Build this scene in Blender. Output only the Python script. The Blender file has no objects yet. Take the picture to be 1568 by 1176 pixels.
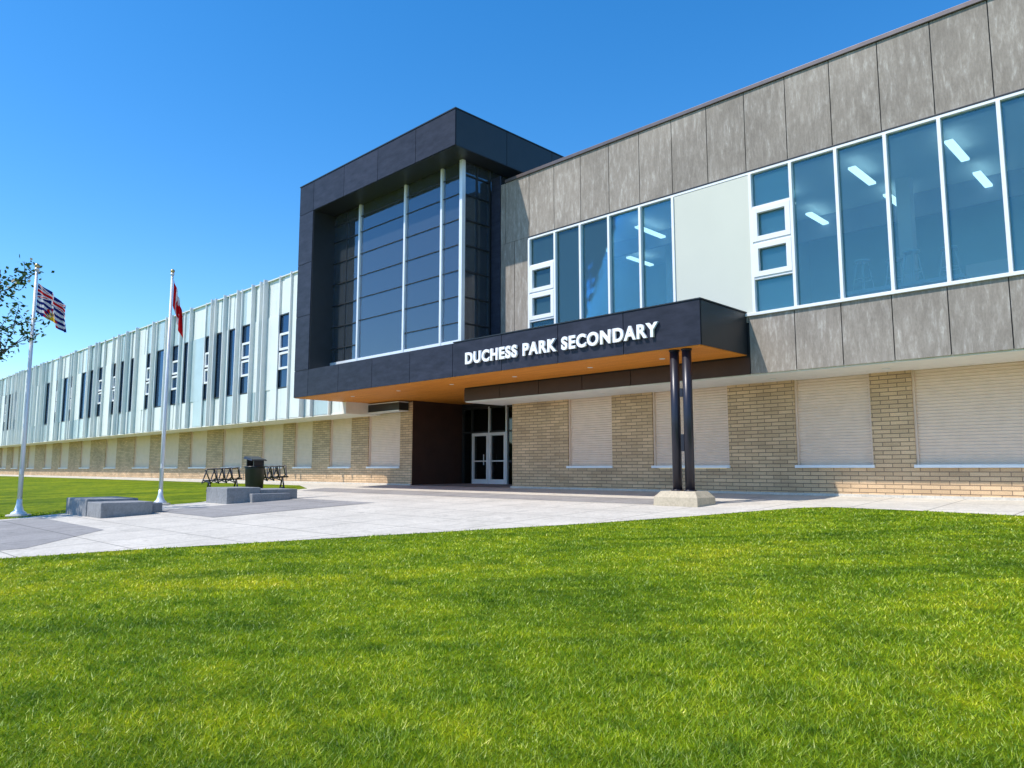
import bpy, math, random
import numpy as np
from mathutils import Vector, Matrix
random.seed(7); rng=np.random.default_rng(5)
S=bpy.context.scene
COL=S.collection
# ------------------------------------------------------------------ helpers
def link(o,parent=None):
    COL.objects.link(o)
    if parent is not None: o.parent=parent
    return o
def empty(name,loc=(0,0,0)):
    e=bpy.data.objects.new(name,None); e.location=loc; e.empty_display_size=.3
    return link(e)
class NT:
    def __init__(s,name):
        s.m=bpy.data.materials.new(name); s.m.use_nodes=True
        s.t=s.m.node_tree; s.n=s.t.nodes; s.l=s.t.links; s.n.clear()
        s.out=s.n.new('ShaderNodeOutputMaterial')
    def node(s,typ,**kw):
        n=s.n.new(typ)
        for k,v in kw.items():
            if k in n.inputs: 
                n.inputs[k].default_value=v
            else: setattr(n,k,v)
        return n
    def link(s,a,b): s.l.new(a,b)
    def coord(s,scale=(1,1,1),rot=0):
        c=s.node('ShaderNodeTexCoord'); m=s.node('ShaderNodeMapping'); m.inputs['Scale'].default_value=scale
        v=c.outputs['Object']
        if rot:
            m0=s.node('ShaderNodeMapping'); m0.inputs['Rotation'].default_value=(0,0,rot); s.link(v,m0.inputs['Vector']); v=m0.outputs[0]
        s.link(v,m.inputs['Vector']); return m.outputs[0]
    def noise(s,scale,detail=4,rough=.55,sc=(1,1,1),dist=0,rot=0):
        n=s.node('ShaderNodeTexNoise'); n.inputs['Scale'].default_value=scale; n.inputs['Detail'].default_value=detail
        n.inputs['Roughness'].default_value=rough; n.inputs['Distortion'].default_value=dist
        s.link(s.coord(sc,rot),n.inputs['Vector']); return n.outputs[0]
    def ramp(s,fac,stops):
        r=s.node('ShaderNodeValToRGB'); e=r.color_ramp.elements
        while len(e)>2: e.remove(e[-1])
        while len(e)<len(stops): e.new(.5)
        for i,(p,c) in enumerate(stops):
            e[i].position=p; e[i].color=(c[0],c[1],c[2],1) if hasattr(c,'__len__') else (c,c,c,1)
        s.link(fac,r.inputs[0]); return r.outputs[0]
    def mix(s,a,b,fac,mode='MIX'):
        m=s.node('ShaderNodeMix',data_type='RGBA'); m.blend_type=mode
        def put(v,i):
            if hasattr(v,'is_linked') or hasattr(v,'links'): s.link(v,m.inputs[i])
            elif i==0: m.inputs[0].default_value=v
            else: m.inputs[i].default_value=(v[0],v[1],v[2],1)
        put(fac,0); put(a,6); put(b,7); return m.outputs[2]
    def math(s,op,a,b=0.):
        m=s.node('ShaderNodeMath'); m.operation=op
        for i,v in enumerate((a,b)):
            if hasattr(v,'links'): s.link(v,m.inputs[i])
            else: m.inputs[i].default_value=v
        return m.outputs[0]
    def bsdf(s,col,rough=.6,metal=0,bump=None,bs=.3,bd=.01,spec=.5):
        b=s.node('ShaderNodeBsdfPrincipled')
        if hasattr(col,'links'): s.link(col,b.inputs['Base Color'])
        else: b.inputs['Base Color'].default_value=(col[0],col[1],col[2],1)
        if hasattr(rough,'links'): s.link(rough,b.inputs['Roughness'])
        else: b.inputs['Roughness'].default_value=rough
        b.inputs['Metallic'].default_value=metal
        b.inputs['Specular IOR Level'].default_value=spec
        if bump is not None:
            bn=s.node('ShaderNodeBump'); bn.inputs['Strength'].default_value=bs; bn.inputs['Distance'].default_value=bd
            s.link(bump,bn.inputs['Height']); s.link(bn.outputs[0],b.inputs['Normal'])
        s.link(b.outputs[0],s.out.inputs[0]); return b
def simple(name,col,rough=.6,metal=0,var=.12,scale=3,spec=.5,emit=0):
    t=NT(name); n=t.noise(scale,5)
    c=t.ramp(n,[(.3,[v*(1-var) for v in col]),(.7,[min(1,v*(1+var)) for v in col])])
    b=t.bsdf(c,rough,metal,bump=t.noise(scale*15,3),bs=.08,bd=.004,spec=spec)
    if emit: b.inputs['Emission Color'].default_value=(*col,1); b.inputs['Emission Strength'].default_value=emit
    return t.m

# ------------------------------------------------------------------ materials
def m_panel():
    t=NT('weathered_grey_panel')
    a=t.noise(1.0,7,.66,sc=(11,11,2.6),dist=.4)
    b=t.noise(.55,4,.5)
    c=t.noise(1.0,5,.7,sc=(34,34,12))
    col=t.ramp(a,[(.36,(.265,.228,.197)),(.52,(.32,.278,.243)),(.62,(.385,.342,.305)),(.72,(.51,.47,.43))])
    col=t.mix(col,t.ramp(b,[(.35,.88),(.65,1.1)]),1.,'MULTIPLY')
    col=t.mix(col,t.ramp(c,[(.3,.85),(.7,1.12)]),1.,'MULTIPLY')
    g=t.node('ShaderNodeNewGeometry')
    col=t.mix(col,t.ramp(g.outputs['Random Per Island'],[(0,.93),(1,1.05)]),1.,'MULTIPLY')
    t.bsdf(col,.75,bump=c,bs=.15,bd=.004,spec=.25); return t.m
def m_dark():
    t=NT('charcoal_cladding')
    a=t.noise(1.0,6,.65,sc=(2,2,6)); 
    col=t.ramp(a,[(.3,(.017,.019,.032)),(.7,(.036,.039,.062))])
    g=t.node('ShaderNodeNewGeometry')
    col=t.mix(col,t.ramp(g.outputs['Random Per Island'],[(0,.85),(1,1.15)]),1.,'MULTIPLY')
    t.bsdf(col,.5,bump=a,bs=.1,bd=.004,spec=.22); return t.m
def m_brick():
    t=NT('tan_brick')
    c=t.node('ShaderNodeTexCoord'); s=t.node('ShaderNodeSeparateXYZ'); t.link(c.outputs['Object'],s.inputs[0])
    x=t.math('ADD',s.outputs[0],s.outputs[1]); k=t.node('ShaderNodeCombineXYZ'); t.link(x,k.inputs[0]); t.link(s.outputs[2],k.inputs[1])
    b=t.node('ShaderNodeTexBrick'); t.link(k.outputs[0],b.inputs['Vector'])
    b.inputs['Scale'].default_value=1.; b.inputs['Brick Width'].default_value=.40; b.inputs['Row Height'].default_value=.102
    b.inputs['Mortar Size'].default_value=.009; b.inputs['Mortar Smooth'].default_value=.3; b.inputs['Bias'].default_value=-.1
    b.inputs['Color1'].default_value=(.72,.50,.30,1); b.inputs['Color2'].default_value=(.53,.36,.21,1); b.inputs['Mortar'].default_value=(.26,.18,.12,1)
    col=t.mix(b.outputs['Color'],t.ramp(t.noise(.8,5),[(.3,.85),(.7,1.12)]),1.,'MULTIPLY')
    col=t.mix(col,t.ramp(t.noise(40,3),[(.3,.85),(.7,1.12)]),1.,'MULTIPLY')
    t.bsdf(col,.85,bump=t.math('SUBTRACT',1.,b.outputs['Fac']),bs=.9,bd=.02); return t.m
def m_wood():
    t=NT('wood_soffit')
    c=t.coord(); s=t.node('ShaderNodeSeparateXYZ'); t.link(c,s.inputs[0])
    fr=t.math('FRACT',t.math('MULTIPLY',s.outputs[1],7.)); gap=t.math('GREATER_THAN',fr,.06)
    n=t.noise(1.,5,.6,sc=(.8,14,14),dist=1)
    col=t.ramp(n,[(.25,(.58,.18,.020)),(.75,(.90,.35,.050))])
    col=t.mix((.16,.06,.015),col,gap)
    t.bsdf(col,.55,bump=gap,bs=.4,bd=.01,spec=.2); return t.m
def m_concrete(name,base,var=.15,joint=0,ang=0):
    t=NT(name); 
    col=t.ramp(t.noise(.7,6,.65),[(.3,[v*(1-var) for v in base]),(.7,[v*(1+var*.6) for v in base])])
    col=t.mix(col,t.ramp(t.noise(22,5,.7),[(.3,.84),(.7,1.1)]),1.,'MULTIPLY')
    col=t.mix(col,t.ramp(t.noise(2.2,3,.5,dist=1.5),[(.60,1.),(.72,.84)]),1.,'MULTIPLY')
    col=t.mix(col,t.ramp(t.noise(.9,6,.75,dist=2.5),[(.44,1.),(.5,.88),(.56,1.)]),1.,'MULTIPLY')
    if joint:
        c=t.coord(); s=t.node('ShaderNodeSeparateXYZ'); t.link(c,s.inputs[0])
        for i in (0,1):
            fr=t.math('FRACT',t.math('MULTIPLY',s.outputs[i],1./joint)); g=t.math('LESS_THAN',fr,.03/joint)
            col=t.mix(col,[v*.35 for v in base],t.math('MULTIPLY',g,.8))
    t.bsdf(col,.85,bump=t.noise(60,4),bs=.25,bd=.006,spec=.25); return t.m
def m_glass(name,tint,refl=.12,gloss=(.9,.95,1),haze=None,ff=.2):
    t=NT(name)
    tr=t.node('ShaderNodeBsdfTransparent'); tr.inputs[0].default_value=(*tint,1)
    gl=t.node('ShaderNodeBsdfGlossy'); gl.inputs['Roughness'].default_value=.015; gl.inputs[0].default_value=(*gloss,1)
    b=t.node('ShaderNodeBump'); b.inputs['Strength'].default_value=.12; b.inputs['Distance'].default_value=.02
    t.link(t.noise(.9,2),b.inputs['Height']); t.link(b.outputs[0],gl.inputs['Normal'])
    fr=t.node('ShaderNodeFresnel'); fr.inputs[0].default_value=1.55
    f=t.math('ADD',fr.outputs[0],refl)
    f=t.math('MINIMUM',f,1.)
    base=tr.outputs[0]
    if haze:      # haze painted in as an even diffuse colour over the pane
        df=t.node('ShaderNodeBsdfDiffuse'); df.inputs[0].default_value=(*haze,1)
        m0=t.node('ShaderNodeMixShader'); m0.inputs[0].default_value=ff; t.link(base,m0.inputs[1]); t.link(df.outputs[0],m0.inputs[2]); base=m0.outputs[0]
    mx=t.node('ShaderNodeMixShader'); t.link(f,mx.inputs[0]); t.link(base,mx.inputs[1]); t.link(gl.outputs[0],mx.inputs[2])
    t.link(mx.outputs[0],t.out.inputs[0]); return t.m
def m_lawn(name,k=1.,blade=False):
    t=NT(name)
    big=t.noise(.35,4,.6,dist=.5); mid=t.noise(2.2,5,.65,sc=(1,1.6,1)); fine=t.noise(14,4,.7)
    strp=t.noise(1.,3,.55,sc=(.22,1.5,1),rot=math.radians(-44.5),dist=.4)
    col=t.ramp(big,[(.3,(.23*k,.36*k,.008*k)),(.5,(.34*k,.48*k,.010*k)),(.72,(.49*k,.57*k,.014*k))])
    col=t.mix(col,t.ramp(strp,[(.32,(.62,.72,.7)),(.5,(1,1,1)),(.68,(1.3,1.18,1.1))]),1.,'MULTIPLY')
    col=t.mix(col,t.ramp(mid,[(.30,(.50,.62,.7)),(.5,(1,1,1)),(.70,(1.35,1.2,1.1))]),1.,'MULTIPLY')
    col=t.mix(col,t.ramp(fine,[(.3,(.60,.70,.7)),(.7,(1.3,1.2,1.2))]),1.,'MULTIPLY')
    if blade:
        a=t.node('ShaderNodeAttribute'); a.attribute_name='rnd'
        col=t.mix(col,t.ramp(a.outputs['Fac'],[(0,(.32,.50,.5)),(.5,(1,1,1)),(.88,(1.35,1.2,1.)),(.94,(1.8,1.4,12.)),(1,(2.1,1.6,20.))]),1.,'MULTIPLY')
        d=t.node('ShaderNodeBsdfDiffuse'); t.link(col,d.inputs[0])
        tl=t.node('ShaderNodeBsdfTranslucent'); t.link(col,tl.inputs[0])
        g=t.node('ShaderNodeBsdfGlossy'); g.inputs['Roughness'].default_value=.45; g.inputs[0].default_value=(.9,1,.8,1)
        m1=t.node('ShaderNodeMixShader'); m1.inputs[0].default_value=.35; t.link(d.outputs[0],m1.inputs[1]); t.link(tl.outputs[0],m1.inputs[2])
        m2=t.node('ShaderNodeMixShader'); m2.inputs[0].default_value=.03; t.link(m1.outputs[0],m2.inputs[1]); t.link(g.outputs[0],m2.inputs[2])
        t.link(m2.outputs[0],t.out.inputs[0])
    else:
        vf=t.noise(55,4,.8)
        col=t.mix(col,t.ramp(vf,[(.35,.6),(.65,1.2)]),1.,'MULTIPLY')
        t.bsdf(col,.9,bump=vf,bs=.8,bd=.03,spec=.1)
    return t.m
def m_attr(name,rough=.7):
    t=NT(name); a=t.node('ShaderNodeAttribute'); a.attribute_name='Col'
    w=t.ramp(t.noise(60,3),[(.3,.9),(.7,1.05)])
    col=t.mix(a.outputs['Color'],w,1.,'MULTIPLY')
    d=t.node('ShaderNodeBsdfDiffuse'); t.link(col,d.inputs[0]); tl=t.node('ShaderNodeBsdfTranslucent'); t.link(col,tl.inputs[0])
    m=t.node('ShaderNodeMixShader'); m.inputs[0].default_value=.3; t.link(d.outputs[0],m.inputs[1]); t.link(tl.outputs[0],m.inputs[2]); t.link(m.outputs[0],t.out.inputs[0])
    return t.m
M={}
M['panel']=m_panel(); M['dark']=m_dark(); M['brick']=m_brick(); M['wood']=m_wood()
M['black']=simple('black_backing',(.012,.012,.015),.6)
M['frame']=simple('white_aluminium',(.82,.82,.85),.35,0,.03)
M['silver']=simple('silver_mullion',(.78,.80,.84),.3,.15,.03)
M['mull']=simple('dark_mullion',(.02,.022,.026),.4,0,.1)
M['shutter']=simple('roller_shutter_cream',(.78,.60,.48),.5,0,.05)
M['white']=simple('white_soffit',(.82,.79,.74),.6,0,.05)
M['sill']=simple('white_sill',(.80,.82,.84),.5,0,.04)
M['wpanel']=simple('white_wall_panel',(.76,.79,.76),.3,0,.05,1.)
M['gpanel']=simple('pale_glass_panel',(.46,.57,.60),.2,0,.08,1.)
M['fin']=simple('white_fin',(.80,.80,.80),.4,0,.04)
M['opal']=simple('opal_glass_panel',(.64,.63,.54),.22,0,.03,.5)
M['brown_and_shade']=simple('brown_cladding_and_shade',(.05,.024,.018),.5,0,.15,2)
M['coping']=simple('metal_coping',(.16,.13,.13),.4,.4,.1)
M['inwall']=simple('interior_wall',(.34,.52,.56),.8,0,.1,1)
M['inceil']=simple('interior_ceiling',(.66,.74,.74),.8,0,.05,1)
M['infloor']=simple('interior_floor',(.55,.55,.52),.5,0,.1,1)
M['inlight']=simple('white_fitting',(.85,.88,.9),.4,0,.02)
M['tube']=simple('ceiling_tube_light',(.9,.95,1.),.4,0,.02,emit=2.2)
M['inwhite']=simple('interior_plaster',(.72,.74,.78),.7,0,.05,1)
M['indark']=simple('interior_grey',(.24,.28,.34),.7,0,.1,1)
M['orange']=simple('orange_timber',(.80,.30,.05),.5,0,.15,4)
M['glass']=m_glass('window_glass',(.72,.91,.93),.03,(.50,.80,.95),(.20,.40,.44),.15)
M['tglass']=m_glass('tower_glass',(.90,.95,.98),.08,(.78,.88,1),(.34,.42,.52),.10)
M['dglass']=m_glass('door_glass',(.35,.4,.42),.0)
M['lglass']=m_glass('left_wing_glass',(.35,.5,.65),.04,(.5,.68,.95),(.03,.07,.14),.4)
M['conc']=m_concrete('light_concrete_paving',(.62,.575,.505),.14,1.5)
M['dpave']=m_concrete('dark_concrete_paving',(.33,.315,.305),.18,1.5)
M['curb']=m_concrete('concrete_kerb',(.64,.60,.53),.1)
M['block']=m_concrete('grey_concrete_block',(.30,.305,.315),.22)
M['pad']=m_concrete('buff_concrete',(.54,.46,.34),.12)
M['steel']=simple('black_steel',(.022,.022,.035),.35,.2,.1)
M['pole']=simple('white_painted_pole',(.76,.78,.82),.35,.2,.04)
M['plastic']=simple('black_plastic',(.02,.02,.024),.4,0,.1)
M['letters']=simple('brushed_metal_letters',(.86,.87,.90),.35,.0,.03)
M['gold']=simple('pole_finial',(.55,.42,.2),.3,.7,.05)

class MB:
    """accumulates boxes / quads into one mesh object"""
    def __init__(s,name,parent=None,bevel=0):
        s.name=name;s.parent=parent;s.v=[];s.f=[];s.mi=[];s.mats=[];s.bevel=bevel;s.smooth=[]
    def mat(s,k):
        m=M[k]
        if m not in s.mats: s.mats.append(m)
        return s.mats.index(m)
    def box(s,x0,x1,y0,y1,z0,z1,k):
        if x0>x1:x0,x1=x1,x0
        if y0>y1:y0,y1=y1,y0
        n=len(s.v)
        s.v+=[(x0,y0,z0),(x1,y0,z0),(x1,y1,z0),(x0,y1,z0),(x0,y0,z1),(x1,y0,z1),(x1,y1,z1),(x0,y1,z1)]
        for q in ((0,3,2,1),(4,5,6,7),(0,1,5,4),(1,2,6,5),(2,3,7,6),(3,0,4,7)):
            s.f.append([n+i for i in q]); s.mi.append(s.mat(k)); s.smooth.append(False)
    def poly(s,pts,k):
        n=len(s.v); s.v+=list(pts); s.f.append(list(range(n,n+len(pts)))); s.mi.append(s.mat(k)); s.smooth.append(False)
    def tube(s,path,rad,k,seg=10,caps=True):
        P=[Vector(p) for p in path]; R=rad if hasattr(rad,'__len__') else [rad]*len(P)
        n0=len(s.v); ref=None
        for i,p in enumerate(P):
            d=(P[min(i+1,len(P)-1)]-P[max(i-1,0)]).normalized()
            a=Vector((0,0,1)) if abs(d.z)<.9 else Vector((1,0,0))
            if ref is None: ref=d.cross(a).normalized()
            u=(ref-d*ref.dot(d)).normalized(); ref=u; w=d.cross(u)
            for j in range(seg):
                an=2*math.pi*j/seg; q=p+(u*math.cos(an)+w*math.sin(an))*R[i]; s.v.append(tuple(q))
        for i in range(len(P)-1):
            for j in range(seg):
                a=n0+i*seg+j;b=n0+i*seg+(j+1)%seg
                s.f.append([a,b,b+seg,a+seg]);s.mi.append(s.mat(k));s.smooth.append(True)
        if caps:
            s.f.append([n0+j for j in range(seg)][::-1]);s.mi.append(s.mat(k));s.smooth.append(False)
            e=n0+(len(P)-1)*seg
            s.f.append([e+j for j in range(seg)]);s.mi.append(s.mat(k));s.smooth.append(False)
    def done(s,loc=None):
        me=bpy.data.meshes.new(s.name); me.from_pydata(s.v,[],s.f)
        for m in s.mats: me.materials.append(m)
        me.polygons.foreach_set('material_index',s.mi); me.polygons.foreach_set('use_smooth',s.smooth); me.update()
        o=bpy.data.objects.new(s.name,me); link(o,s.parent)
        if s.bevel:
            b=o.modifiers.new('bevel','BEVEL'); b.width=s.bevel; b.segments=2; b.limit_method='ANGLE'
        return o
def gz(y): 
    if y<-20: y=-20
    if y>19.6: y=19.6
    return -.85+.0440*y

YU=17.5; YB=19.2; YF=15.2; PITCH=1.11
school=empty('school_building')
# ------------------------------------------------------------------ RIGHT WING upper storey
XR=14.2
seams=[-3.07+PITCH*k for k in range(-13,16)]
seams=[x for x in seams if -17.6<x<XR-.3]
pan=MB('grey_wall_panels',school); bk=MB('wall_backing',school)
def rowpanels(x0,x1,z0,z1,sm,gap=.011,y0=YU,y1=YU+.03,k='panel',b=pan):
    e=[x0]+[x for x in sm if x0+.1<x<x1-.1]+[x1]
    for a,c in zip(e[:-1],e[1:]): b.box(a+gap,c-gap,y0,y1,z0,z1,k)
rowpanels(-17.75,XR,8.40,10.56,seams)
rowpanels(-8.70,XR,3.07,4.55,seams)
rowpanels(-19.6,-8.70,3.07,3.50,[-19.6+1.8*i for i in range(1,6)],k='brown_and_shade')  # grey panels under the canopy, darkened in colour to paint in its shade
rowpanels(-17.75,-8.70,4.4,4.55,seams)
rowpanels(-17.75,-16.42,4.565,8.39,[-17.08])
pan.box(-18.2,-17.76,YU-.02,YU+.03,4.6,10.9,'dark')
bk.box(-18.2,XR,YU+.032,YU+.35,8.36,10.55,'black')
bk.box(-19.6,XR,YU+.032,YU+.35,3.10,4.56,'black')
bk.box(-18.2,-16.42,YU+.032,YU+.35,4.56,8.36,'black')
bk.box(XR,XR+.3,YU+.001,34,3.05,10.56,'panel')
bk.box(-18.2,XR,YU+.36,34,10.2,10.5,'black')
bk.box(-18.2,XR,33.7,34,0,10.2,'panel')
cop=MB('roof_coping',school,.01)
cop.box(-17.5,XR+.35,YU-.05,YU+.4,10.57,10.68,'coping'); cop.done()
pan.done(); bk.done()
# windows
win=MB('window_frames',school,.004); gl=MB('window_glazing',school)
win.box(-16.42,XR,YU-.06,YU+.14,4.555,4.63,'frame')
win.box(-16.42,XR,YU-.03,YU+.14,8.36,8.395,'mull')
win.box(-16.42,XR,YU-.02,YU+.12,8.29,8.355,'frame')
gA=[-16.38,-15.24,-14.19,-13.08,-11.95,-10.84]; gB=[-8.52,-7.45]+[-7.45+PITCH*k for k in range(1,20)]
gB=[x for x in gB if x<XR]
for x in gA+gB+[XR-.04]:
    win.box(x-.038,x+.038,YU-.045,YU+.13,4.632,8.288,'frame')
gl.box(-15.2,-10.88,YU+.06,YU+.075,4.64,8.28,'glass')
gl.box(-7.41,XR-.08,YU+.06,YU+.075,4.64,8.28,'glass')
gl.box(-10.80,-8.56,YU-.01,YU+.05,4.64,8.28,'opal')
for (a,c) in ((-16.34,-15.28),(-8.48,-7.49)):
    gl.box(a,c,YU+.06,YU+.075,4.64,8.28,'glass'); gl.box(a,c,YU+.2,YU+.22,4.64,8.28,'opal')
    hs=[4.632,5.50,6.42,7.36,8.288]
    for h in hs[1:-1]: win.box(a,c,YU-.03,YU+.13,h-.03,h+.03,'frame')
    for i in (1,2):
        z0,z1=hs[i]+.032,hs[i+1]-.032
        win.box(a,a+.13,YU-.055,YU+.05,z0,z1,'frame');win.box(c-.13,c,YU-.055,YU+.05,z0,z1,'frame')
        win.box(a+.13,c-.13,YU-.054,YU+.05,z0,z0+.13,'frame');win.box(a+.13,c-.13,YU-.054,YU+.05,z1-.13,z1,'frame')
win.done(); gl.done()
# interior
inn=MB('classroom_interior',school)
inn.box(-16.4,XR,YU+.36,33.6,4.30,4.42,'infloor')
inn.box(-16.4,XR,YU+.36,33.6,8.62,8.70,'inceil')
inn.box(-16.5,-16.4,YU+.36,26,4.42,8.62,'inwall')
inn.box(-16.4,XR,24,24.1,4.42,8.62,'inwall')
inn.box(-9.9,-9.7,YU+.36,24,4.42,8.62,'inwall')
for i in range(14):
    x=-15.3+i*2.2
    for y in (19.0,21.6): inn.box(x-.09,x+.09,y,y+1.5,8.30,8.36,'tube')
for i,x in enumerate([-15,-12.2,-5.2,-1,3,7]):
    inn.box(x,x+1.1,23.9,23.98,5.2,6.5,'inwhite')
for x in (-13.6,-6.2,-2.0,2.4): inn.box(x,x+.35,21.4,21.75,4.42,8.62,'inwhite')
inn.box(-9.6,XR,22.9,23.0,7.9,8.62,'indark'); inn.box(-16.4,-10,20.6,20.7,8.1,8.62,'indark')
def stool(b,x,y,z):
    b.tube([(x,y,z+.74),(x,y,z+.78)],.19,'inlight',14)
    for a in range(4):
        an=a*math.pi/2+.4; b.tube([(x+.12*math.cos(an),y+.12*math.sin(an),z+.74),(x+.24*math.cos(an),y+.24*math.sin(an),z)],.014,'inlight',6)
    b.tube([(x+.2*math.cos(a*.524),y+.2*math.sin(a*.524),z+.3) for a in range(13)],.01,'inlight',5,False)
for i,(x,y) in enumerate([(-6.2,18.5),(-5.6,18.9),(-5.1,18.5),(-4.4,18.8),(-12.8,18.6),(-13.6,18.9),(-2.6,18.6)]): stool(inn,x,y,4.95 if i<4 else 4.42)
inn.box(-6.7,-4.0,18.2,19.6,4.86,4.95,'inwhite')
for x in (-6.6,-4.1):
    for y in (18.3,19.5): inn.box(x-.03,x+.03,y-.03,y+.03,4.42,4.86,'inlight')
inn.done()

# ------------------------------------------------------------------ lower storey (brick)
br=MB('brick_wall',school); sh=MB('roller_shutters',school); sl=MB('window_sills',school,.006)
def brickrun(x0,x1,wins,ztop=3.07,zs=.78):
    wins=sorted(wins); x=x0
    for a,c in wins:
        a2=max(a,x0); c2=min(c,x1)
        if a2>x: br.box(x,a2,YB,YB+.3,-.4,ztop,'brick')
        br.box(a2,c2,YB,YB+.3,-.4,zs-.08,'brick')
        sl.box(a2-.03,c2+.03,YB-.07,YB+.12,zs-.075,zs,'sill')
        n=int((ztop-zs)/.075)+1
        for i in range(n):
            za=zs+i*.075; zb=za+.075
            sh.poly([(a2+.05,YB+.115,za),(c2-.05,YB+.115,za),(c2-.05,YB+.098,za+.056),(a2+.05,YB+.098,za+.056)],'shutter')
            sh.poly([(a2+.05,YB+.098,za+.056),(c2-.05,YB+.098,za+.056),(c2-.05,YB+.115,zb),(a2+.05,YB+.115,zb)],'shutter')
        sh.box(a2,a2+.05,YB+.05,YB+.14,zs,ztop,'shutter'); sh.box(c2-.05,c2,YB+.05,YB+.14,zs,ztop,'shutter')
        sh.box(a2,c2,YB+.15,YB+.25,zs,ztop,'black')
        x=c2
    if x<x1: br.box(x,x1,YB,YB+.3,-.4,ztop,'brick')
brickrun(-18.85,XR,[(-16.21,-14.36),(-12.82,-10.28),(-8.35,-6.43),(-5.48,-1.9),(.2,3.8),(6,9.4),(11,13)])
wl=[(-27.94,-25.58),(-31.13,-29.30),(-34.46,-32.74),(-37.95,-35.67),(-42.8,-40.28),(-47.5,-45.06),(-52.03,-49.37),(-57.5,-54.42),(-63.86,-61.28)]
x=-70.2
while x>-136: wl.append((x,x+2.6)); x-=random.choice([5.2,6.1,6.6])
brickrun(-140,-28.0,[w for w in wl if w[1]<-28],3.07)
brickrun(-28.0,-24.75,[(-27.94,-25.58)],3.5)
sl.box(-18.9,XR,YB-.06,YB+.1,-.5,.06,'curb'); sl.box(-140,-24.75,YB-.06,YB+.1,-.5,.06,'curb')
br.box(-18.85,-18.6,YB+.301,22.3,-.4,3.5,'brick')
br.box(XR-.3,XR,YB+.301,33.7,-.4,3.04,'brick')
br.done(); sh.done(); sl.done()
so=MB('white_soffit',school)
so.box(-19.58,XR,YU+.06,YB+.2,3.035,3.095,'white')
so.box(-140,-27.5,YU+.06,YB+.2,3.035,3.095,'white')
so.box(-27.5,-27.2,YU+.02,YB+.15,3.04,3.6,'white')
so.box(-27.19,-24.95,YB-.55,YB-.06,3.14,3.46,'mull'); so.box(-27.19,-24.95,YB-.57,YB-.05,3.10,3.138,'silver'); so.box(-27.19,-24.95,YB-.57,YB-.05,3.462,3.50,'silver')
for x in np.arange(-17,13,2.8): so.tube([(x,18.5,3.03),(x,18.5,3.02)],.09,'inlight',12)
so.done()

# ------------------------------------------------------------------ LEFT WING upper storey
lw=MB('left_wing_wall',school); lf=MB('left_wing_fins',school); lg=MB('left_wing_windows',school)
ZB,ZT=3.08,10.12; WB,WT=4.60,8.22
seq=[('P',1.0),('P',1.5),('G',.8),('P',1.4),('V',1.15),('P',1.3),('G',.5),('P',.9),('V',1.35),('P',.35),('W',1.2),('P',.4),('W',1.2),('P',.35),('V',1.1),('P',1.9),('W',1.1),('P',.5),('V',1.3),
     ('P',1.0),('W',1.6),('P',.5),('V',1.2),('P',1.7),('W',1.3),('G',.6),('W',1.4),('P',.4),('V',1.2),('P',1.9),('V',1.3),('P',.5),('W',1.6),('P',.5),('W',1.6),('P',1.6),('V',1.2),('P',.6),('W',1.5),('G',.9),('V',1.2),('P',1.6),('W',1.6),('P',1.)]
x=-27.5; i=0
lw.box(-140,-27.5,YU+.15,YU+.45,WT,ZT-.05,'black'); lw.box(-140,-27.5,YU+.15,YU+.45,ZB,WB,'black')
lw.box(-140,-27.6,YU+1.4,YU+1.5,WB-.5,WT+.5,'indark')
lw.box(-140,-27.5,YU+.46,34,9.6,9.8,'black'); lw.box(-140,-139.7,YU+.46,34,0,9.6,'wpanel'); lw.box(-140,-27.5,33.7,34,0,9.6,'wpanel')
lw.box(-140,-27.5,YU-.02,YU+.4,ZT,ZT+.05,'fin')
while x>-139:
    t,w=seq[i%len(seq)]; i+=1; a=x-w
    pk='gpanel' if t=='G' or random.random()<.15 else 'wpanel'
    for (z0,z1) in ((WT+.04,ZT-.002),(ZB,WB-.04)):
        q=x; parts=1 if w<.7 else 2
        for j in range(parts):
            r_=random.random(); kk='gpanel' if r_<.36 else 'wpanel'; dy=random.choice([0,0,.03])
            q2=a if j==parts-1 else x-w*random.choice([.35,.6,.7])
            lw.box(q2+.006,q-.006,YU+.06+dy,YU+.14,z0,z1,kk); q=q2
    if t in 'PG': lw.box(a+.006,x-.006,YU+.06,YU+.3,WB-.036,WT+.036,pk)
    else:
        lg.box(a,x,YU+.11,YU+.125,WB,WT,'lglass')
        lg.box(a,a+.04,YU+.05,YU+.2,WB-.03,WT+.03,'mull'); lg.box(x-.04,x,YU+.05,YU+.2,WB-.03,WT+.03,'mull')
        lg.box(a+.04,x-.04,YU+.05,YU+.2,WT-.03,WT+.03,'mull'); lg.box(a+.04,x-.04,YU+.05,YU+.2,WB-.03,WB+.03,'mull')
        if t=='V':
            for (z0,z1) in ((5.5,6.35),(6.45,7.3)):
                lg.box(a+.06,a+.16,YU+.04,YU+.2,z0,z1,'frame'); lg.box(x-.16,x-.06,YU+.04,YU+.2,z0,z1,'frame')
                lg.box(a+.16,x-.16,YU+.04,YU+.2,z0,z0+.11,'frame'); lg.box(a+.16,x-.16,YU+.04,YU+.2,z1-.11,z1,'frame')
    dep=random.choice([.06,.10,.16,.20]) if t in 'PG' else random.choice([.02,.05,.12])
    lf.box(a-.03,a+.03,YU-dep,YU+.06,ZB-.03,ZT+.11,'fin')
    x=a
lw.done(); lf.done(); lg.done()

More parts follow.
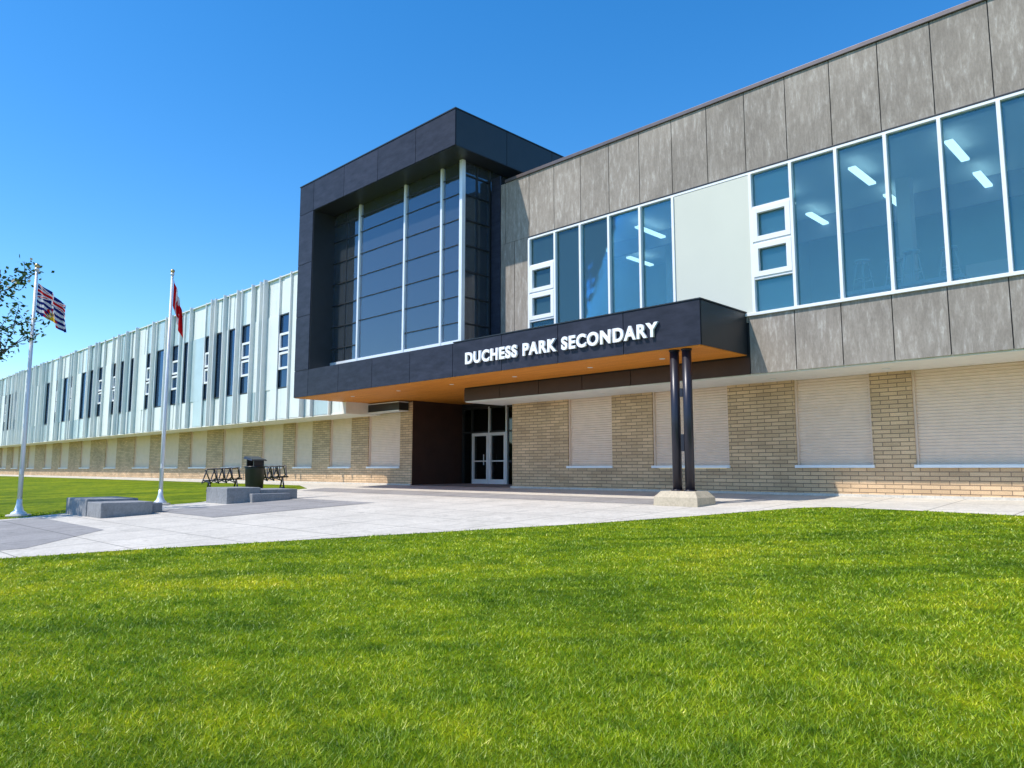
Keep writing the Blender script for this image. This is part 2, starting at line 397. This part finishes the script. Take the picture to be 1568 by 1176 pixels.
# ------------------------------------------------------------------ TOWER + CANOPY
tw=MB('entrance_tower_frame',school); tp=MB('tower_cladding_panels',school)
X0,X1,XI=-27.5,-17.55,-26.4; XC=-8.76
ZC0,ZC1,ZR0,ZR1=3.56,4.65,11.25,12.50
f=YF+.03
tw.box(X0+.03,XI-.0,f,YU+.2,ZC0+.05,ZR1-.02,'black')
tw.box(XI,X1-.03,f,22.5,ZR0+.02,ZR1-.02,'black')
tw.box(XI,XC-.03,f,YU-.01,ZC0+.05,ZC1-.02,'black')
tw.box(X0+.03,X0+.3,YU+.201,22.5,9.9,ZR1-.02,'black')
g=.010
zz=[ZC0,ZC1,6.9,9.1,ZR0,ZR1]
for z0,z1 in zip(zz[:-1],zz[1:]): tp.box(X0+g,XI-g,YF,f,z0+g,z1-g,'dark')
xs=list(np.arange(XI,X1-.5,2.25))[:4]+[X1]
for a,c in zip(xs[:-1],xs[1:]): tp.box(a+g,c-g,YF,f,ZR0+g,ZR1-g,'dark')
xs=list(np.linspace(XI,XC,9))
for a,c in zip(xs[:-1],xs[1:]): tp.box(a+g,c-g,YF,f,ZC0+g,ZC1-g,'dark')
for a,c in ((f,17.6),(17.6,20),(20,22.5)):
    tp.box(X1-.03,X1,a+g,c-g,ZR0+g,ZR1-g,'mull'); 
    tp.box(X0,X0+.03,a+g,c-g,(ZC0 if a<17 else 9.9)+g,ZR1-g,'dark')
tp.box(XC-.03,XC,f+g,YU-.005,ZC0+g,ZC1-g,'mull')
tp.box(XI,XI+.03,f,YU,ZC1+g,ZR0-g,'mull')
tp.box(XI+.03,X1-.01,YF+.035,22.4,ZR0-.01,ZR0+.02,'mull')
tp.box(XI+.03,XC,YF+.035,YU-.02,ZC1-.02,ZC1,'dark')
tp.box(X0-.02,X1+.02,YF-.02,22.5,ZR1,ZR1+.04,'mull')
tp.box(X1,XC+.02,YF-.02,YU-.01,ZC1+.002,ZC1+.03,'mull')
tw.done(); tp.done()
wd=MB('wood_soffit_boards',school)
wd.box(X0+.03,XC-.03,YF+.03,YU-.0,ZC0-.01,ZC0+.045,'wood')
wd.box(X0+.03,-19.62,YU+.001,22.0,ZC0-.012,ZC0+.045,'wood')
for x in (-25,-22,-19,-16,-13,-10.6): wd.tube([(x,16.4,ZC0-.011),(x,16.4,ZC0-.02)],.08,'inlight',14)
wd.done()
YG=16.2; XG=-18.25
tg=MB('tower_glazing',school); tm=MB('tower_mullions',school,.004)
tg.box(XI+.03,XG-.05,YG+.02,YG+.035,ZC1+.03,ZR0-.02,'tglass')
tg.box(XG-.035,XG-.02,YG+.06,21.8,ZC1+.03,ZR0-.02,'tglass')
for x in (-24.44,-21.47,-19.36): tm.box(x-.05,x+.05,YG-.06,YG+.1,ZC1,ZR0-.012,'silver')
tm.box(XG-.10,XG+.05,YG-.10,YG+.05,ZC1,ZR0-.012,'silver')
tm.box(XG-.05,XG+.03,YU-.1,YU-.03,ZC1,ZR0-.012,'mull')
tm.box(XG-.05,XG+.03,YG+.62,YG+.66,ZC1,ZR0-.012,'mull')
nz=[5.55,6.45,7.35,8.25,9.15,10.05,10.75,ZR0-.05]
for z in nz: 
    tm.box(XG-.0,XG+.03,YG+.051,YU-.101,z-.022,z+.022,'mull'); tm.box(XI+.03,-24.49,YG-.02,YG+.018,z-.02,z+.02,'mull')
for (a,c,zs_) in ((-24.39,-21.52,(6.5,7.4,8.3,9.2,10.1,10.75)),(-21.42,-19.41,(5.6,6.5,7.4,8.3,9.2,10.1,10.75)),(-19.31,-18.36,(5.6,6.5,7.4,8.3,9.2,10.1,10.75))):
    for z in zs_: tm.box(a,c,YG-.01,YG+.018,z-.015,z+.015,'mull')
tm.box(XI+.03,XG-.10,YG-.04,YG+.06,ZC1+.0,ZC1+.34,'silver')
tm.box(-25.4-.02,-25.4+.02,YG-.012,YG+.03,ZC1+.341,ZR0-.012,'mull')
tg.done(); tm.done()
ti=MB('tower_interior',school)
ti.box(XI,XG-.2,YG+.2,21.9,4.45,4.60,'infloor')
ti.box(XI,XG-.2,21.9,22.0,4.6,11.2,'indark')
ti.box(XI,XG-.1,YG+.3,21.9,11.05,11.18,'wood')
ti.box(XI+.04,-24.5,YG+.25,YG+.35,4.6,11.0,'black')
ti.box(XG-.15,XG-.05,YU+.1,21.9,4.6,10.5,'inwhite')
ti.box(-22.2,-21.8,18.6,19.0,4.6,11.05,'inwhite')
for z in (7.7,): ti.box(XI,XG-.2,18.6,21.9,z,z+.35,'inwhite')
ti.box(-23.9,-22.6,21.8,21.89,8.1,10.2,'inwhite'); ti.box(-21.3,-20.1,21.8,21.89,4.6,6.9,'inwhite'); ti.box(-20.6,-19.2,21.8,21.89,8.3,10.4,'inwall')
ti.box(-24,-19.8,YG+.35,YG+.8,5.05,5.42,'orange'); ti.box(-23.8,-20,YG+.45,YG+.7,4.6,5.05,'orange')
for x in np.arange(-24,-18.6,.9): ti.box(x,x+.04,18.55,18.59,8.05,9.1,'mull')
ti.box(-24.4,-18.5,18.54,18.6,9.1,9.16,'mull')
for x,z in ((-23.4,9.6),(-20.4,9.3)): 
    ti.tube([(x,18,11.05),(x,18,z+.3)],.012,'mull',6); ti.tube([(x,18,z+.3),(x,18,z+.2),(x,18,z)],[.05,.22,.25],'inlight',16)
ti.done()

# ------------------------------------------------------------------ entrance recess + doors
en=MB('entrance_recess',school); en.box(-24.9,-24.745,YB+.02,22.2,-.3,3.55,'brown_and_shade'); 
en.box(-24.74,-18.9,22.0,22.15,3.36,3.545,'mull')
en.box(-24.74,-18.9,25.5,25.6,-.1,3.5,'black'); en.box(-24.74,-18.9,22.2,25.5,-.1,.0,'infloor'); en.box(-24.74,-18.9,22.16,25.5,3.5,3.53,'black')
en.box(-18.9,-18.86,YB+.32,22.0,-.2,3.54,'brown_and_shade')
en.done()
dr=MB('entrance_doors',school,.004)
dr.box(-24.74,-18.9,22.06,22.07,.02,3.34,'dglass')
for x in (-24.7,-24.1,-23.0,-21.95,-21.1,-20.1,-19.0): dr.box(x-.04,x+.04,21.98,22.12,0,3.358,'mull' if x in(-24.7,-24.1) else 'silver')
for z in (2.27,3.32): dr.box(-24.66,-18.95,21.985,22.11,z-.035,z+.035,'mull')
dr.box(-24.06,-21.99,21.97,22.10,2.20,2.232,'silver')
for a,c in ((-24.05,-23.05),(-22.95,-21.99)):
    dr.box(a,a+.09,21.96,22.05,.02,2.2,'frame'); dr.box(c-.09,c,21.96,22.05,.02,2.2,'frame')
    dr.box(a+.09,c-.09,21.962,22.05,.02,.24,'frame'); dr.box(a+.09,c-.09,21.962,22.05,2.10,2.198,'frame'); dr.box(a+.09,c-.09,21.955,22.05,.99,1.04,'frame')
    hx=c-.16 if a<-23.5 else a+.16
    dr.tube([(hx,21.88,.85),(hx,21.88,1.3)],.018,'silver',8)
dr.done()

# ------------------------------------------------------------------ canopy columns + base
cb=MB('canopy_column_base',school)
def frustum(b,x0,x1,y0,y1,z0,z1,ins,k):
    n=len(b.v); b.v+=[(x0,y0,z0),(x1,y0,z0),(x1,y1,z0),(x0,y1,z0),(x0+ins,y0+ins,z1),(x1-ins,y0+ins,z1),(x1-ins,y1-ins,z1),(x0+ins,y1-ins,z1)]
    for q in ((0,3,2,1),(4,5,6,7),(0,1,5,4),(1,2,6,5),(2,3,7,6),(3,0,4,7)): b.f.append([n+i for i in q]); b.mi.append(b.mat(k)); b.smooth.append(False)
frustum(cb,-10.05,-8.85,15.0,15.85,-.5,.02,.02,'pad'); frustum(cb,-10.03,-8.87,15.02,15.83,.02,.16,.12,'pad')
cb.done()
cc=MB('canopy_columns',school)
for x in (-9.64,-9.30):
    cc.tube([(x,15.45,.15),(x,15.45,.19)],.15,'steel',20); cc.tube([(x,15.45,.18),(x,15.45,3.52)],.112,'steel',24); cc.tube([(x,15.45,3.515),(x,15.45,3.549)],.13,'steel',20)
cc.box(-9.5,-9.42,15.42,15.48,1.1,1.5,'steel'); cc.box(-9.5,-9.42,15.42,15.48,2.4,2.6,'steel')
cc.done()

# ------------------------------------------------------------------ sign lettering
cu=bpy.data.curves.new('lettering','FONT'); cu.body='DUCHESS PARK SECONDARY'; cu.size=.5; cu.extrude=.03; cu.offset=.02; cu.space_character=1.16; cu.space_word=1.1
tmp=bpy.data.objects.new('tmp',cu); COL.objects.link(tmp); bpy.context.view_layer.update()
dg=bpy.context.evaluated_depsgraph_get(); me=bpy.data.meshes.new_from_object(tmp.evaluated_get(dg)); bpy.data.objects.remove(tmp)
vs=np.array([v.co[:] for v in me.vertices]); mn=vs.min(0);mx=vs.max(0)
sx=(16.90-9.88)/(mx[0]-mn[0]); sy=.37/(mx[1]-mn[1])
for v in me.vertices: v.co=((v.co.x-mn[0])*sx,(v.co.y-mn[1])*sy,v.co.z-mn[2])
me.materials.clear(); me.materials.append(M['letters'])
so_=bpy.data.objects.new('school_name_lettering',me); link(so_); so_.location=(-16.90,YF-.02,3.89); so_.rotation_euler=(math.pi/2,0,0)

# ------------------------------------------------------------------ GROUND
def sheet(name,polys,k,dz):
    b=MB(name)
    for p in polys: b.poly([(x,y,gz(y)+dz) for x,y in p],k)
    return b.done()
M['lawn']=m_lawn('lawn_turf',.5); M['blade']=m_lawn('grass_blades',1.0,True)
gb=MB('lawn')
ys=[-2000,-300,-20,-10,0,10,19.6,300,2500]
for a,c in zip(ys[:-1],ys[1:]): gb.poly([(-2500,a,gz(a)),(2500,a,gz(a)),(2500,c,gz(c)),(-2500,c,gz(c))],'lawn')
lawn=gb.done()
edge=[(-19.5,-6),(-16.6,-1.8),(-14.05,2.8),(-13.29,4.32),(-12.29,5.91),(-11.26,7.59),(-10.1,9.4),(-8.95,11.2),(-8.34,12.45),(-7.92,13.3),(-7.35,14.7),(-6.9,15.7),(-6.4,16.2),(-4.69,16.1),(-2.81,15.85),(0,15.8),(XR,15.8)]
leftb=[(XR,19.4),(-140,19.4),(-140,17.9),(-60,17.9),(-31,17.6),(-27.9,16.2),(-26.9,14.0),(-25.3,11.6),(-24.2,10.2),(-24.1,8.0),(-24.0,6.5),(-23.4,4.9),(-22.9,2.5),(-24.5,-1),(-27,-6)]
plaza=edge+leftb
sheet('concrete_plaza',[plaza],'conc',.006)
dk=[[(-22.0,7.9),(-17.9,7.9),(-17.9,12.6),(-22.0,12.6)],
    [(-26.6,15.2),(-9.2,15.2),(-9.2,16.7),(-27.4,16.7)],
    [(-22.9,3.0),(-15.5,1.9),(-15.2,3.4),(-17.4,5.3),(-22.9,5.4)]]
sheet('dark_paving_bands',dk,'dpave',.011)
sheet('entrance_slab',[[(-24.7,19.2),(-18.9,19.2),(-18.9,22.2),(-24.7,22.2)]],'dpave',.03)

def inside(px,py,poly):
    r=np.zeros(len(px),bool); n=len(poly)
    for i in range(n):
        x1,y1=poly[i];x2,y2=poly[(i+1)%n]
        c=((y1>py)!=(y2>py))&(px<(x2-x1)*(py-y1)/(y2-y1+1e-12)+x1); r^=c
    return r
def blades(name,N,cx,cy,dmin,dmax,a0,a1,h0,h1,wk):
    d=np.exp(rng.uniform(math.log(dmin),math.log(dmax),N)); an=rng.uniform(a0,a1,N)
    px=cx+d*np.cos(an); py=cy+d*np.sin(an)
    k=~inside(px,py,plaza)&(py<19)
    px,py,d=px[k],py[k],d[k]; n=len(px)
    pz=-.85+.044*np.clip(py,-20,19.6)
    clump=.7+.6*(np.sin(px*3.1+np.sin(py*2.3)*2)*np.sin(py*2.7+np.cos(px*1.9)*2)*.5+.5)
    h=rng.uniform(h0,h1,n)*clump; w=wk*np.maximum(d/3.5,.8)*rng.uniform(.6,1.3,n)
    th=rng.uniform(0,2*math.pi,n); lt=rng.uniform(0,2*math.pi,n); ln=h*rng.uniform(.2,1.6,n)
    v=np.zeros((n,3,3),np.float32)
    v[:,0]=np.stack([px-w*np.cos(th),py-w*np.sin(th),pz],1); v[:,1]=np.stack([px+w*np.cos(th),py+w*np.sin(th),pz],1)
    v[:,2]=np.stack([px+ln*np.cos(lt),py+ln*np.sin(lt),pz+h],1)
    me=bpy.data.meshes.new(name); me.vertices.add(3*n); me.vertices.foreach_set('co',v.ravel())
    me.loops.add(3*n); me.loops.foreach_set('vertex_index',np.arange(3*n,dtype=np.int32))
    me.polygons.add(n); me.polygons.foreach_set('loop_start',np.arange(0,3*n,3,dtype=np.int32))
    at=me.attributes.new('rnd','FLOAT','FACE'); at.data.foreach_set('value',rng.uniform(0,1,n).astype(np.float32))
    me.update(); me.materials.append(M['blade']); o=bpy.data.objects.new(name,me); link(o); return o
fw=math.radians(90+44.5)
gr=blades('grass',560000,0,0,2.3,26,fw-.95,fw+.85,.014,.036,.0024)

# ------------------------------------------------------------------ concrete benches
def bench(name,parts):
    e=MB(name,None,.02)
    for q in parts: e.box(*q,'block')
    return e.done()
z=gz(7)
bench('concrete_bench',[(-23.7,-21.9,6.2,7.5,z-.2,z+.42),(-21.88,-20.75,6.22,7.48,z-.2,z+.36),(-22.6,-21.2,7.0,7.9,z-.2,z+.30)])
z=gz(11.3)
bench('concrete_bench',[(-23.8,-22.3,10.2,11.3,z-.2,z+.45),(-23.78,-22.32,11.32,12.6,z-.2,z+.38),(-23.3,-22.05,10.9,12.2,z-.2,z+.26)])

# ------------------------------------------------------------------ bike rack
def bike_rack(name,p0,p1,n):
    p0=Vector(p0);p1=Vector(p1); d=(p1-p0); L=d.length; d/=L; s=Vector((-d.y,d.x,0)); b=MB(name); R=.034
    g0=lambda p: gz(p.y)
    def at(t,o,z): 
        q=p0+d*t+s*o; return (q.x,q.y,g0(q)+z)
    b.tube([at(0,0,.48),at(L,0,.48)],R,'steel',8)
    for t in (.25,L-.25):
        b.tube([at(t,-.35,.02),at(t,0,.48),at(t,.35,.02)],R,'steel',8); b.tube([at(t,-.4,.02),at(t,.4,.02)],R,'steel',8)
    for i in range(n):
        t=.05+(L-.65)*i/(n-1)
        for sgn in (-1,1):
            t2=t+(.18 if sgn>0 else 0)
            b.tube([at(t2,0,.48),at(t2-.16*sgn,sgn*.50,.36),at(t2-.02+.10*sgn,sgn*.70,.93),at(t2+.34+.1*sgn,sgn*.66,.95),at(t2+.40,sgn*.3,.56),at(t2+.34,0,.48)],R*.8,'steel',7)
    return b.done()
bike_rack('bike_rack',(-30.6,12.95,0),(-30.3,14.5,0),4)
bike_rack('bike_rack',(-30.1,14.9,0),(-29.7,16.3,0),4)
tb=MB('trash_bin'); bx,by=-29.3,14.55; bz=gz(by)
tb.tube([(bx,by,bz),(bx,by,bz+.05),(bx,by,bz+.9),(bx,by,bz+.95)],[.33,.35,.39,.41],'plastic',24)
tb.tube([(bx,by,bz+.951),(bx,by,bz+1.0)],.43,'plastic',24)
tb.box(bx-.34,bx-.28,by-.22,by+.22,bz+1.0,bz+1.32,'plastic'); tb.box(bx+.28,bx+.34,by-.22,by+.22,bz+1.0,bz+1.25,'plastic')
n=len(tb.v); tb.v+=[(bx-.38,by-.34,bz+1.32),(bx+.38,by-.34,bz+1.22),(bx+.38,by+.34,bz+1.22),(bx-.38,by+.34,bz+1.32),(bx-.34,by-.3,bz+1.42),(bx+.34,by-.3,bz+1.28),(bx+.34,by+.3,bz+1.28),(bx-.34,by+.3,bz+1.42)]
for q in ((0,3,2,1),(4,5,6,7),(0,1,5,4),(1,2,6,5),(2,3,7,6),(3,0,4,7)): tb.f.append([n+i for i in q]); tb.mi.append(tb.mat('plastic')); tb.smooth.append(False)
tb.done()

# ------------------------------------------------------------------ flagpoles + flags
M['flag']=m_attr('flag_cloth')
def flagpole(x,y,top):
    e=empty('flagpole',(0,0,0)); z=gz(y)
    b=MB('pole',e); b.tube([(x,y,z),(x,y,z+.05),(x,y,z+.06)],[.30,.30,.26],'curb',28)
    b.tube([(x,y,z+.05),(x,y,z+.10),(x,y,z+.16),(x,y,z+.32),(x,y,z+.5)],[.20,.19,.12,.075,.06],'pole',24)
    b.tube([(x,y,z+.4),(x,y,z+2.5),(x,y,top-.12)],[.062,.058,.038],'pole',18)
    b.tube([(x,y,top-.12),(x,y,top-.06)],.06,'pole',16)
    b.tube([(x,y,top-.06+.14*(1-math.cos(t*math.pi/8))/2) for t in range(9)],[max(.004,.07*math.sin(t*math.pi/8)) for t in range(9)],'gold',14)
    b.tube([(x+.055,y-.04,z+1.2),(x+.055,y-.04,top-.15)],.006,'frame',5)
    b.box(x+.04,x+.09,y-.06,y-.02,z+1.15,z+1.3,'pole')
    b.done(); return e
BLUE=(.012,.02,.17);RED=(.60,.012,.018);WH=(.78,.79,.83);YEL=(.8,.5,.04)
def jack(u,v):
    x=(u-.5)*2; y=(v-.5)*1.0
    if abs(x)<.10 or abs(y)<.10: return RED
    if abs(x)<.18 or abs(y)<.17: return WH
    d=abs(abs(y)*2-abs(x))
    return RED if d<.07 else WH if d<.22 else BLUE
def bc(u,v):
    if v>.55: return jack(u,(v-.55)/.45)
    w=v+.025*math.sin(u*math.pi*6)
    r=math.hypot((u-.5)*1.6,v*1.0)
    if r<.16: return YEL
    if r<.42 and int((math.atan2(v,(u-.5)*1.6))/math.pi*15)%2==0: return RED if r>.30 else YEL
    return WH if int(w/.092)%2 else BLUE
def canada(u,v):
    if u<.25 or u>.75: return RED
    x=abs(u-.5)*2; y=(v-.5)
    an=math.atan2(y,x); r=math.hypot(x,y)
    R=.27+.09*math.cos(an*7+.6)
    if y<-.2 and x<.02 and y>-.4: return RED
    return RED if r<R and y>-.25 else WH
def flag(parent,x,y,ztop,h,w,ax,ay,drop,fold,fn,name,phase=0,nf=3):
    nu,nv=96,64; V=[];F=[];C=[]
    hd=Vector((ax,ay,0)); hl=hd.length; hn=hd/ hl; side=Vector((-hn.y,hn.x,0))
    for i in range(nu+1):
        u=i/nu
        for j in range(nv+1):
            v=j/nv
            sx=u*hl*(1-.10*u); sz=-drop*u**1.15
            amp=fold*u**.6; ph=u*nf*2*math.pi+phase+v*1.6
            off=amp*math.sin(ph)+.4*amp*math.sin(ph*1.9+v*3)
            q=Vector((x,y,0))+hn*(.06+sx+.35*amp*math.cos(ph*1.3+v*2)*(1-v*.5))+side*off
            V.append((q.x,q.y,ztop-h+h*v*(1-.12*u)+sz+.04*u*math.sin(ph*.7+2)))
            C.append((*fn(u,v),1))
    for i in range(nu):
        for j in range(nv):
            a=i*(nv+1)+j; F.append((a,a+nv+1,a+nv+2,a+1))
    me=bpy.data.meshes.new(name); me.from_pydata(V,[],F); ca=me.color_attributes.new('Col','FLOAT_COLOR','POINT')
    ca.data.foreach_set('color',np.array(C,np.float32).ravel()); me.polygons.foreach_set('use_smooth',[True]*len(F)); me.materials.append(M['flag']); me.update()
    o=bpy.data.objects.new(name,me); link(o,parent)
Rr=(math.sin(math.radians(45.5)),math.cos(math.radians(45.5)))
p1=flagpole(-24.15,5.17,6.45); flag(p1,-24.15,5.17,5.95,.85,1.5,Rr[0]*1.0,Rr[1]*1.0,.62,.10,bc,'provincial_flag',.5,2.5)
p2=flagpole(-24.45,9.03,7.1); flag(p2,-24.45,9.03,6.80,.85,1.5,Rr[0]*.36,Rr[1]*.36,1.05,.10,canada,'canadian_flag',1.2,3)

# ------------------------------------------------------------------ tree (mostly outside the left edge)
def m_leaf():
    t=NT('tree_leaves'); a=t.node('ShaderNodeAttribute'); a.attribute_name='rnd'
    col=t.ramp(a.outputs['Fac'],[(0,(.012,.035,.012)),(.6,(.035,.085,.02)),(1,(.08,.16,.035))])
    d=t.node('ShaderNodeBsdfPrincipled'); d.inputs['Roughness'].default_value=.5; t.link(col,d.inputs['Base Color'])
    tl=t.node('ShaderNodeBsdfTranslucent'); t.link(col,tl.inputs[0]); m=t.node('ShaderNodeMixShader'); m.inputs[0].default_value=.3
    t.link(d.outputs[0],m.inputs[1]); t.link(tl.outputs[0],m.inputs[2]); t.link(m.outputs[0],t.out.inputs[0]); return t.m
M['bark']=simple('tree_bark',(.10,.075,.055),.9,0,.3,8); M['leaf']=m_leaf()
def leafmesh(name,parent,V,F,A):
    me=bpy.data.meshes.new(name); me.from_pydata(V,[],F); at=me.attributes.new('rnd','FLOAT','FACE'); at.data.foreach_set('value',A); me.materials.append(M['leaf'])
    o=bpy.data.objects.new(name,me); link(o,parent)
def tree(x,y,seed):
    r=random.Random(seed); e=empty('deciduous_tree'); b=MB('trunk_and_limbs',e); z=gz(y); tips=[]
    b.tube([(x,y,z-.1),(x+.02,y,z+1.5),(x-.03,y+.03,z+3.2),(x+.05,y,z+5.2),(x,y,z+7.2)],[.14,.11,.09,.06,.02],'bark',12)
    def br(p,d,L,rad,lv):
        pts=[p]; q=p.copy(); dd=d.copy()
        for k in range(4):
            dd=(dd+Vector((r.uniform(-.22,.22),r.uniform(-.22,.22),r.uniform(-.05,.22)))).normalized(); q=q+dd*L/4; pts.append(q.copy())
        b.tube(pts,[rad*(1-.2*k) for k in range(5)],'bark',6)
        for k in range(2,5): tips.append(pts[k])
        if lv>0:
            for k in range(1,5):
                for _ in range(2): br(pts[k],(dd+Vector((r.uniform(-1,1),r.uniform(-1,1),r.uniform(-.4,.7)))).normalized(),L*.45,rad*.45,lv-1)
    for k in range(14):
        h=3.1+k*.27; an=k*2.4; L=2.1*(1-.10*abs(h-4.6))*r.uniform(.85,1.1)
        br(Vector((x,y,z+h)),Vector((math.cos(an),math.sin(an),.35)).normalized(),L*.85,.035,1)
    b.done()
    V=[];F=[];A=[]
    for t in tips:
        for _ in range(r.randint(6,12)):
            c=t+Vector((r.gauss(0,.13),r.gauss(0,.13),r.gauss(0,.12))); s_=r.uniform(.05,.085)
            u=Vector((r.uniform(-1,1),r.uniform(-1,1),r.uniform(-.8,.3))).normalized(); w=u.cross(Vector((r.uniform(-1,1),r.uniform(-1,1),r.uniform(-1,1)))).normalized()
            n=len(V); V+=[tuple(c-u*s_),tuple(c+w*s_*.6),tuple(c+u*s_*1.2),tuple(c-w*s_*.6)]; F.append((n,n+1,n+2,n+3)); A.append(r.random())
    leafmesh('foliage',e,V,F,A)
tree(-25.2,3.62,3)
r=random.Random(9); V=[];F=[];A=[]
dt=empty('reflection_tree_row'); db=MB('trunks',dt)  # unseen row behind the camera, added to darken reflections in the glass
for k in range(46):
    cx=-150+k*5.2+r.uniform(-1,1); cy=-75+r.uniform(-6,6); hh=r.uniform(7,12); zz_=gz(cy)
    db.tube([(cx,cy,zz_-.1),(cx,cy,zz_+hh*.6)],[.25,.12],'bark',7)
    for _ in range(380):
        v=Vector((r.gauss(0,1),r.gauss(0,1),r.gauss(0,1))).normalized()*r.uniform(.55,1)**.5
        c=Vector((cx+v.x*hh*.30,cy+v.y*hh*.30,zz_+hh*.6+v.z*hh*.38)); u=Vector((r.uniform(-1,1),r.uniform(-1,1),r.uniform(-1,1))).normalized(); w=u.cross(Vector((r.uniform(-1,1),r.uniform(-1,1),r.uniform(-1,1)))).normalized(); s_=r.uniform(.35,.7)
        n=len(V); V+=[tuple(c-u*s_),tuple(c+w*s_*.7),tuple(c+u*s_),tuple(c-w*s_*.7)]; F.append((n,n+1,n+2,n+3)); A.append(r.random())
db.done(); leafmesh('crowns',dt,V,F,A)

# ------------------------------------------------------------------ sky, sun, camera
el=math.radians(55); d=Vector((.5,1,-1.6)).normalized(); az=math.atan2(-d.x,-d.y)
w=bpy.data.worlds.new('World'); S.world=w; w.use_nodes=True; nt=w.node_tree; nt.nodes.clear()
sky=nt.nodes.new('ShaderNodeTexSky'); sky.sky_type='NISHITA'; sky.sun_disc=False; sky.sun_elevation=el; sky.sun_rotation=az; sky.altitude=600; sky.air_density=1.; sky.dust_density=.3; sky.ozone_density=2.0
hs=nt.nodes.new('ShaderNodeHueSaturation'); hs.inputs['Saturation'].default_value=1.38; hs.inputs['Value'].default_value=1.6; hs.inputs['Hue'].default_value=.5
bg=nt.nodes.new('ShaderNodeBackground'); bg.inputs[1].default_value=.15; ow=nt.nodes.new('ShaderNodeOutputWorld')
nt.links.new(sky.outputs[0],hs.inputs['Color']); nt.links.new(hs.outputs[0],bg.inputs[0]); nt.links.new(bg.outputs[0],ow.inputs[0])
sl_=bpy.data.lights.new('sun','SUN'); sl_.energy=5.0; sl_.angle=math.radians(.53); sl_.color=(1,.94,.84)
so2=bpy.data.objects.new('sun',sl_); link(so2); so2.rotation_euler=d.to_track_quat('-Z','Y').to_euler(); so2.location=(-20,-20,40)
cam=bpy.data.cameras.new('camera'); cam.sensor_width=36; cam.lens=36*1130/1568; cam.clip_end=6000; cam.clip_start=.05
co=bpy.data.objects.new('camera',cam); link(co); co.location=(0,0,.68); co.rotation_euler=(math.radians(90)+math.atan(130/1130),0,math.radians(44.5)); S.camera=co
S.view_settings.view_transform='Standard'; S.view_settings.look='None'; S.view_settings.exposure=0
